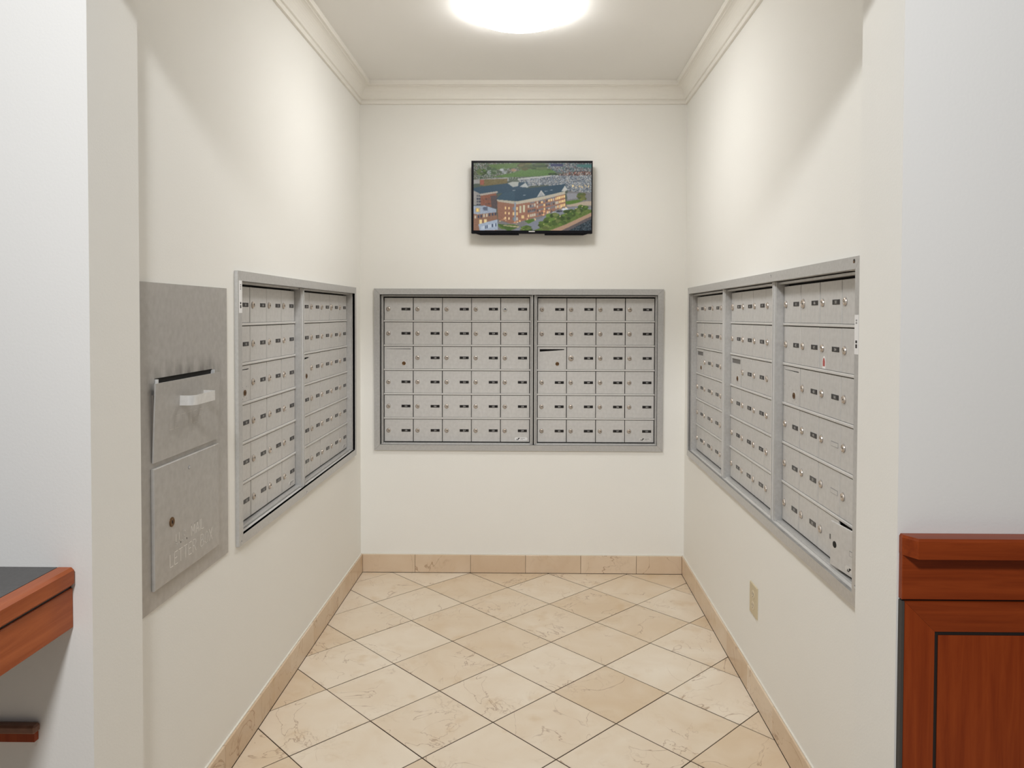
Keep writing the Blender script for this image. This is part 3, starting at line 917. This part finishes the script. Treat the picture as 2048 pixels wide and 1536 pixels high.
def paint_screen(W=300, H=172):
    """aerial dusk view, painted polygon by polygon; coordinates 0..1667 x 0..960, y down"""
    SX, SY = 1667.0 / W, 960.0 / H
    ys, xs = np.mgrid[0:H, 0:W]
    px = (xs + 0.5) * SX; py = (ys + 0.5) * SY
    img = np.zeros((H, W, 3)); img[:] = (0.30, 0.34, 0.30)
    def c(r, g, b_): return np.array([r, g, b_]) / 255.0
    def inside(pts):
        ins = np.zeros((H, W), bool)
        n = len(pts)
        for i in range(n):
            x0, y0 = pts[i]; x1, y1 = pts[(i + 1) % n]
            if y0 == y1: continue
            cnd = ((y0 > py) != (y1 > py)) & (px < (x1 - x0) * (py - y0) / (y1 - y0) + x0)
            ins ^= cnd
        return ins
    def poly(pts, cc, noise=0.02):
        ins = inside(pts)
        img[ins] = np.clip(c(*cc) + rng.normal(0, noise, (ins.sum(), 1)), 0, 1)
        return ins
    def speck(pts, cols, frac, size=1):
        ins = inside(pts)
        idx = np.argwhere(ins)
        k = int(len(idx) * frac)
        for (a, b_) in idx[rng.choice(len(idx), k, replace=False)]:
            cc = c(*cols[rng.integers(len(cols))])
            img[a:a + size, b_:b_ + size] = cc
    def blob(x, y, rx, ry, cols, n=30):
        for _ in range(n):
            a = rng.uniform(0, 6.28); r = rng.uniform(0, 1) ** .5
            bx, by = x + rx * r * math.cos(a), y + ry * r * math.sin(a)
            s = rng.uniform(.25, .55)
            m_ = ((px - bx) / (rx * s)) ** 2 + ((py - by) / (ry * s)) ** 2 < 1
            img[m_] = c(*cols[rng.integers(len(cols))]) * rng.uniform(.8, 1.15)
    def para(p00, p10, p01, nu, nv, fw, fh, cols, skip=0.0, ou=.5, ov=.5):
        """grid of small windows on a parallelogram facade"""
        for i in range(nu):
            for j in range(nv):
                if rng.random() < skip: continue
                u, v = (i + ou) / nu, (j + ov) / nv
                cx = p00[0] + (p10[0] - p00[0]) * u + (p01[0] - p00[0]) * v
                cy = p00[1] + (p10[1] - p00[1]) * u + (p01[1] - p00[1]) * v
                m_ = (abs(px - cx) < fw / 2) & (abs(py - cy) < fh / 2)
                img[m_] = c(*cols[rng.integers(len(cols))])
    G = [(58, 82, 40), (74, 98, 46), (46, 66, 38), (88, 104, 62)]
    # far suburbs, park
    poly([(0, 0), (1667, 0), (1667, 260), (0, 260)], (92, 102, 88), .03)
    speck([(0, 0), (650, 0), (650, 230), (0, 230)], [(128, 134, 132), (60, 80, 54), (100, 88, 76), (150, 148, 142), (56, 76, 52)], .4, 2)
    poly([(200, 30), (660, 0), (700, 60), (300, 100)], (84, 110, 56), .03)
    poly([(260, 200), (560, 140), (700, 95), (900, 80), (1140, 110), (1170, 170), (900, 190), (460, 205)], (84, 116, 58), .03)
    blob(730, 50, 90, 42, [(96, 98, 52), (88, 86, 50), (74, 86, 46)], 40)
    blob(960, 60, 130, 40, G, 40); blob(560, 110, 30, 22, [(150, 118, 96), (170, 140, 110)], 8)
    blob(120, 130, 60, 40, G, 20); blob(250, 120, 60, 45, [(150, 156, 154), (96, 110, 86), (60, 82, 50)], 20); blob(430, 120, 50, 35, [(160, 164, 164), (90, 106, 80)], 12)
    poly([(1060, 0), (1667, 0), (1667, 150), (1200, 140), (1040, 70)], (88, 96, 100), .04)
    speck([(1060, 0), (1667, 0), (1667, 150), (1200, 140), (1040, 70)], [(128, 134, 140), (58, 68, 78), (70, 102, 100), (106, 86, 80), (160, 158, 152)], .4, 2)
    poly([(1090, 15), (1260, 15), (1260, 50), (1090, 50)], (52, 58, 92), .04)
    poly([(1460, 20), (1667, 20), (1667, 70), (1460, 60)], (70, 112, 108), .03)
    poly([(1180, 165), (1420, 130), (1667, 120), (1667, 170), (1300, 195)], (124, 74, 62), .05)
    speck([(1180, 165), (1420, 130), (1667, 120), (1667, 170), (1300, 195)], [(60, 60, 62), (170, 160, 150)], .25, 2)
    blob(1130, 165, 60, 26, [(44, 66, 38), (54, 78, 40)], 16)
    # row houses right and middle
    poly([(0, 240), (480, 205), (500, 220), (500, 260), (0, 300)], (150, 148, 144), .03)
    poly([(90, 240), (480, 225), (480, 290), (150, 330), (90, 320)], (112, 100, 66), .04)
    poly([(95, 240), (150, 238), (150, 310), (95, 315)], (150, 90, 74), .03)
    poly([(620, 220), (1090, 175), (1667, 180), (1667, 420), (1340, 395), (1300, 340), (1000, 310), (760, 330), (640, 260)], (128, 136, 142), .05)
    speck([(620, 220), (1090, 175), (1667, 180), (1667, 420), (1340, 395), (1300, 340), (1000, 310), (760, 330), (640, 260)],
          [(168, 174, 178), (84, 94, 104), (146, 142, 138), (74, 82, 92), (186, 182, 172), (108, 118, 126)], .42, 2)
    poly([(620, 225), (1090, 178), (1090, 196), (630, 245)], (176, 176, 172), .02)
    for k in range(6): blob(1400 + 45 * k, 330 + 8 * (k % 2), 12, 20, [(236, 208, 150), (220, 190, 140)], 4)
    # left wing with its teal roof
    poly([(0, 360), (60, 345), (480, 290), (640, 280), (760, 270), (780, 350), (560, 400), (330, 440), (80, 470), (0, 390)], (52, 76, 92), .012)
    poly([(480, 290), (560, 265), (640, 270), (630, 330), (560, 345)], (170, 172, 164), .02)
    poly([(650, 340), (735, 280), (780, 345), (760, 350)], (178, 180, 176), .02)
    poly([(0, 390), (95, 440), (110, 600), (0, 600)], (150, 146, 140), .03)
    para((40, 450), (110, 450), (40, 610), 2, 4, 26, 24, [(62, 66, 78), (90, 92, 96)])
    poly([(100, 455), (320, 420), (340, 560), (330, 640), (100, 600)], (134, 86, 68), .03)
    poly([(90, 440), (340, 400), (345, 425), (95, 468)], (170, 160, 148), .02)
    para((160, 480), (320, 470), (160, 620), 4, 2, 26, 22, [(226, 178, 110), (90, 70, 64), (110, 84, 74)])
    poly([(240, 470), (340, 460), (340, 640), (260, 640)], (84, 74, 74), .03)
    # main building: facades
    poly([(335, 520), (590, 545), (595, 850), (520, 860), (345, 800)], (146, 104, 84), .02)
    poly([(590, 545), (1290, 420), (1305, 610), (1000, 740), (700, 835), (595, 850)], (152, 108, 88), .02)
    poly([(325, 515), (590, 545), (590, 585), (345, 548)], (178, 170, 152), .02)
    poly([(590, 545), (900, 490), (1290, 400), (1300, 440), (900, 540), (590, 590)], (186, 176, 156), .02)
    para((430, 600), (530, 610), (430, 815), 2, 3, 17, 36, [(250, 214, 150), (255, 226, 170)], 0, .5, .5)
    para((545, 610), (640, 610), (545, 830), 2, 3, 26, 42, [(232, 196, 140), (120, 126, 134), (196, 190, 176)])
    poly([(575, 560), (600, 560), (600, 850), (580, 850)], (140, 150, 160), .03)
    para((640, 590), (740, 575), (640, 730), 2, 1, 30, 100, [(196, 190, 160), (206, 200, 170)])
    para((665, 740), (730, 730), (665, 800), 1, 1, 40, 42, [(226, 196, 140)])
    para((760, 585), (880, 560), (765, 790), 4, 3, 22, 40, [(226, 196, 146), (150, 152, 152), (90, 88, 92), (200, 190, 170)])
    para((885, 540), (1180, 480), (890, 760), 9, 4, 20, 34, [(240, 206, 146), (120, 120, 124), (206, 196, 176), (84, 78, 78)], .12)
    for x in (800, 925, 1020, 1095):
        for k in range(3): poly([(x, 560 + 62 * k - (x - 800) * .24), (x + 62, 548 + 62 * k - (x - 800) * .24), (x + 62, 566 + 62 * k - (x - 800) * .24), (x, 578 + 62 * k - (x - 800) * .24)], (118, 118, 124), .03)
    para((1150, 480), (1295, 440), (1155, 660), 6, 3, 18, 36, [(250, 218, 150), (240, 206, 146), (190, 180, 160)])
    # main roof and gables
    poly([(320, 510), (420, 420), (640, 375), (1200, 310), (1290, 300), (1330, 370), (1290, 400), (1000, 470), (620, 545), (585, 540), (330, 520)], (46, 72, 88), .012)
    poly([(330, 515), (430, 418), (580, 400), (585, 540)], (54, 80, 95), .012)
    poly([(895, 485), (955, 385), (1015, 462)], (196, 192, 184), .02)
    poly([(910, 482), (955, 410), (1000, 465)], (158, 160, 158), .02)
    poly([(1240, 400), (1290, 320), (1330, 380), (1300, 400)], (190, 188, 180), .02)
    for x, y in ((720, 452), (1020, 395), (1100, 380), (570, 385)): poly([(x - 30, y + 6), (x, y), (x + 30, y + 4), (x, y + 12)], (140, 150, 156), .02)
    # ground, street, gardens, water
    poly([(330, 800), (520, 860), (595, 850), (1000, 740), (1310, 610), (1330, 400), (1667, 420), (1667, 960), (330, 960)], (120, 118, 118), .02)
    poly([(1310, 430), (1460, 430), (1470, 500), (1330, 520)], (142, 142, 146), .02)
    poly([(1300, 545), (1470, 520), (1560, 530), (1400, 590), (1310, 585)], (84, 116, 46), .03)
    blob(1530, 480, 60, 45, [(108, 112, 60), (90, 98, 50), (70, 86, 44)], 24)
    poly([(1310, 600), (1560, 545), (1667, 540), (1667, 600), (1330, 620)], (176, 160, 140), .02)
    poly([(560, 960), (760, 860), (1000, 760), (1320, 640), (1500, 610), (1667, 640), (1667, 690), (1300, 780), (880, 960)], (128, 132, 142), .012)
    poly([(330, 880), (560, 870), (640, 890), (520, 940), (400, 940)], (92, 116, 52), .03)
    poly([(330, 860), (660, 900), (520, 960), (480, 960)], (70, 96, 42), .03)
    poly([(420, 880), (650, 900), (640, 915), (420, 890)], (190, 170, 140), .02)
    poly([(720, 820), (830, 790), (880, 810), (780, 860)], (80, 112, 44), .03)
    for x, y in ((450, 800), (390, 815), (640, 830), (600, 850), (745, 800), (990, 725), (1060, 700), (880, 790), (1240, 640), (1290, 625), (1000, 690)):
        blob(x, y, 26, 18, [(228, 180, 124), (240, 206, 156), (200, 140, 104)], 4)
    for x, y, cc in ((1150, 700, (206, 212, 220)), (1210, 682, (52, 56, 66)), (1290, 650, (220, 224, 230)), (1160, 705, (140, 146, 156))):
        poly([(x - 46, y + 10), (x - 20, y - 10), (x + 40, y - 8), (x + 48, y + 6), (x - 20, y + 18)], cc, .02)
    poly([(840, 960), (1200, 830), (1580, 650), (1667, 660), (1667, 720), (1250, 900), (1080, 960)], (92, 112, 52), .05)
    for (x, y, rx, ry) in ((1130, 800, 110, 70), (1000, 880, 90, 50), (1360, 710, 80, 45), (1310, 780, 70, 45), (1240, 830, 70, 40), (1540, 640, 60, 35), (1470, 690, 60, 35), (740, 930, 70, 32)):
        blob(x, y, rx, ry, [(58, 82, 34), (88, 112, 48), (110, 122, 66), (70, 92, 40)], 26)
    for k in range(9): blob(930 + 75 * k, 900 - 36 * k, 14, 8, [(240, 216, 150)], 2)
    poly([(1070, 960), (1300, 870), (1667, 700), (1667, 750), (1240, 960)], (172, 140, 116), .02)
    poly([(1240, 960), (1667, 750), (1667, 800), (1340, 960)], (92, 84, 84), .03)
    poly([(1340, 960), (1667, 790), (1667, 960)], (36, 56, 66), .03)
    speck([(1340, 960), (1667, 790), (1667, 960)], [(84, 92, 98), (20, 30, 38)], .18, 2)
    # near-left block with white porches
    poly([(0, 610), (180, 620), (320, 660), (340, 780), (330, 960), (0, 960)], (140, 104, 84), .03)
    poly([(0, 610), (160, 605), (320, 655), (320, 700), (60, 730), (0, 720)], (156, 166, 180), .04)
    poly([(30, 635), (95, 635), (95, 700), (30, 700)], (176, 160, 130), .03); poly([(45, 650), (70, 650), (70, 690), (45, 690)], (250, 210, 120), .02)
    poly([(130, 630), (200, 620), (200, 680), (140, 670)], (90, 98, 114), .04)
    para((10, 740), (330, 690), (10, 800), 8, 1, 22, 40, [(60, 66, 84), (200, 190, 170)])
    para((70, 800), (200, 790), (70, 870), 2, 1, 38, 60, [(232, 206, 150)])
    poly([(70, 870), (340, 800), (345, 950), (90, 960)], (164, 176, 192), .03)
    para((110, 890), (330, 840), (110, 960), 9, 1, 14, 44, [(54, 66, 90), (206, 214, 222)])
    # soft grain and a little blur so edges read as a picture
    k = np.array([.2, .6, .2])
    for ax in (0, 1):
        pad = np.concatenate([img[:1], img, img[-1:]], 0) if ax == 0 else np.concatenate([img[:, :1], img, img[:, -1:]], 1)
        img = sum(k[i] * (pad[i:i + H] if ax == 0 else pad[:, i:i + W]) for i in range(3))
    return np.clip(img, 0, 1)

img = paint_screen()
H, W = img.shape[:2]
gx = np.linspace(sl, sr, W); gz = np.linspace(st, sb, H)
co = np.zeros((H, W, 3)); co[..., 0] = gx[None, :]; co[..., 1] = -0.0703; co[..., 2] = gz[:, None]
ii = (np.arange(H - 1)[:, None] * W + np.arange(W - 1)[None, :]).ravel()
faces = np.stack([ii + W, ii + W + 1, ii + 1, ii], 1)
me = bpy.data.meshes.new('screen')
me.vertices.add(H * W); me.vertices.foreach_set('co', co.ravel())
me.loops.add(faces.size); me.loops.foreach_set('vertex_index', faces.ravel().astype(np.int32))
me.polygons.add(len(faces)); me.polygons.foreach_set('loop_start', np.arange(0, faces.size, 4, dtype=np.int32))
me.update(); me.validate()
lin = np.where(img <= .04045, img / 12.92, ((img + .055) / 1.055) ** 2.4)
ca = me.color_attributes.new('picture', 'FLOAT_COLOR', 'POINT')
ca.data.foreach_set('color', np.concatenate([lin, np.ones((H, W, 1))], 2).ravel().astype(np.float32))
mm, nt, b = new_mat('tv_screen')
at = nd(nt, 'ShaderNodeAttribute', attribute_name='picture')
nt.links.new(at.outputs['Color'], b.inputs['Emission Color'])
b.inputs['Emission Strength'].default_value = 0.85
b.inputs['Base Color'].default_value = (0.01, 0.01, 0.012, 1)
b.inputs['Roughness'].default_value = 0.25
me.materials.append(mm)
put(me, 'screen', tv)

# ------------------------------------------------------------------ ceiling lamp
LX, LY = -0.074, -1.058
lamp = thing('ceiling_lamp', 'white glowing dome ceiling lamp', 'lamp', (LX, LY, ZC))
MB().lathe_z([(0.205, 0.0), (0.205, -0.016), (0.195, -0.02), (0, -0.02)][::-1], 48).build('lamp_base', M['trim'], lamp)
R_, Hd = 0.214, 0.050
Rs = (R_ * R_ + Hd * Hd) / (2 * Hd)
pf = []
for k in range(15):
    a = math.asin(R_ / Rs) * (1 - k / 14.0)
    pf.append((Rs * math.sin(a) if k < 14 else 0.0, -0.030 - (Rs * math.cos(a) - (Rs - Hd))))
pf = [(R_ - 0.004, -0.018)] + pf  # glowing skirt added at the rim to brighten the ceiling around it
MB().lathe_z(pf[::-1], 64).build('lamp_dome', M['lamp'], lamp, smooth=True)

# ------------------------------------------------------------------ wall outlet
ot = thing('wall_outlet', 'ivory electrical outlet plate low on the right wall', 'outlet', (XR, -1.357, 0.373), -R90)
MB().cbox(-0.047, 0.047, -0.005, -0.0003, -0.059, 0.059, 0.002).build('cover_plate', M['ivory'], ot)
for z in (-0.021, 0.021):
    s = MB().lathe_y([(0.0165, 0), (0.0165, -0.0012), (0, -0.0014)], 18)
    s.box(-0.0075, -0.0055, -0.0018, -0.0012, -0.002, 0.007, 1); s.box(0.0055, 0.0075, -0.0018, -0.0012, -0.002, 0.007, 1)
    s.box(-0.002, 0.002, -0.0018, -0.0012, -0.010, -0.006, 1)
    s.build('socket', [M['ivory2'], M['housing']], ot, (0, -0.005, z))
MB().lathe_y([(0.003, 0), (0.003, -0.0008), (0, -0.001)], 10).build('screw', M['ivory2'], ot, (0, -0.005, 0))

# ------------------------------------------------------------------ counter on the lobby's left
cn = thing('counter', 'charcoal-topped counter with cherry wood edging against the left lobby wall', 'counter', (-1.6, YF1, 0))
cx = 1.6
yN = -0.64
MB().box(-1.4 , -1.038 + cx, yN + .04, -0.001, 0.876, 0.911).build('worktop', M['counter'], cn)
nz_ = MB()
r = 0.007
def nosing(x0, x1, y0, y1):
    z0_, z1_ = 0.8725, 0.913
    return MB().rbox(x0, x1, y0, y1, z0_, z1_, 0.006)
nosing(-1.0380 + cx, -0.998 + cx, yN, -0.0005).build('edge_strip', M['wood_y'], cn)
nosing(-1.4, -1.0382 + cx, yN, yN + .04).build('edge_strip', M['wood_h'], cn)
MB().box(-1.03 + cx, -1.0085 + cx, yN + .012, -0.0008, 0.866, 0.8725).build('shadow_reveal', M['inlay'], cn)
MB().rbox(-1.03 + cx, -1.0045 + cx, yN + .008, -0.0005, 0.779, 0.8665, 0.002).build('apron', M['wood_y'], cn)
MB().rbox(-1.4, -1.031 + cx, yN + .008, yN + .033, 0.779, 0.8665, 0.002).build('apron', M['wood_h'], cn)
MB().box(-1.2, -1.16, yN + .05, -0.01, 0, 0.876).build('support_panel', M['wood'], cn)

ldg = thing('wall_ledge', 'narrow brown ledge on the wall in the shadow under the counter', 'ledge', (-1.6, YF1, 0.545))
MB().rbox(-1.4, -1.0785 + cx, -0.022, -0.0006, 0.008, 0.0265, 0.004).build('shelf', M['leather'], ldg)
MB().box(-1.38, -1.084 + cx, -0.014, -0.0006, -0.012, 0.008).build('cleat', M['wood'], ldg)

# ------------------------------------------------------------------ wainscot on the lobby's right
ws = thing('wainscot', 'cherry wood wainscot panelling with black inlay on the right lobby wall', 'wainscot', (0.777, YF1, 0))
X1 = 1.55
def cap():
    # moulded cap: mitred, slanting return at its left end
    mb = MB()
    z0_, z1_ = 0.955, 0.997
    d0, d1 = -0.0005, -0.046
    pts = [(0.000, d0), (0.000, -0.014), (0.019, d1), (X1, d1), (X1, d0)]
    bev = 0.005
    n = len(pts)
    inset = [(0.003, d0), (0.003, -0.013), (0.021, d1 + bev), (X1, d1 + bev), (X1, d0)]
    vs = [(p[0], p[1], z0_) for p in pts] + [(p[0], p[1], z1_ - bev) for p in pts] + [(p[0], p[1], z1_) for p in inset]
    fs = [tuple(range(n - 1, -1, -1))[::-1], tuple(range(2 * n, 3 * n))[::-1]]
    for i in range(n):
        j = (i + 1) % n
        fs += [(i, i + n, j + n, j), (i + n, i + 2 * n, j + 2 * n, j + n)]
    return mb.add(vs, fs)
cap().build('cap_rail', M['wood_h'], ws)
MB().cbox(0.0005, X1, -0.016, -0.0005, 0.8595, 0.9548, 0.0015).build('frieze_board', M['wood_h'], ws)
MB().box(0.003, X1, -0.010, -0.0005, 0.8555, 0.8594).build('shadow_reveal', M['inlay'], ws)
fx0, fx1, fz0, fz1 = 0.0065, 1.30, 0.10, 0.8553     # outer frame of the panel
sw = 0.0635
ix0, ix1, iz0, iz1 = fx0 + sw, fx1 - sw, fz0 + sw, fz1 - sw
g = 0.0002
y0, y1 = -0.017, -0.0005
MB().prism([(fx0, fz0 + g), (ix0, iz0 + g), (ix0, iz1 - g), (fx0, fz1 - g)], y0, y1).build('stile', M['wood'], ws)
MB().prism([(fx1, fz0 + g), (fx1, fz1 - g), (ix1, iz1 - g), (ix1, iz0 + g)], y0, y1).build('stile', M['wood'], ws)
MB().prism([(fx0 + g, fz1), (ix0 + g, iz1), (ix1 - g, iz1), (fx1 - g, fz1)], y0, y1).build('rail', M['wood_h'], ws)
MB().prism([(fx0 + g, fz0), (fx1 - g, fz0), (ix1 - g, iz0), (ix0 + g, iz0)], y0, y1).build('rail', M['wood_h'], ws)
t_ = 0.0085
for (a, b_, c_, d_) in ((ix0, ix0 + t_, iz0, iz1), (ix1 - t_, ix1, iz0, iz1), (ix0 + t_, ix1 - t_, iz1 - t_, iz1), (ix0 + t_, ix1 - t_, iz0, iz0 + t_)):
    MB().box(a, b_, -0.0135, -0.0005, c_, d_).build('inlay_strip', M['inlay'], ws)
MB().cbox(ix0 + t_, ix1 - t_, -0.0165, -0.0005, iz0 + t_, iz1 - t_, 0.0008).build('panel', M['wood'], ws)
MB().box(0.0002, fx0 - 0.0003, -0.0155, -0.0005, 0.0, 0.8553).build('edge_strip', M['edge'], ws)
MB().cbox(fx0, X1, -0.015, -0.0005, 0.0, 0.0995, 0.0012).build('base_board', M['wood_h'], ws)
MB().cbox(fx1 + 0.002, X1, -0.017, -0.0005, 0.10, 0.8553, 0.001).build('stile', M['wood'], ws)
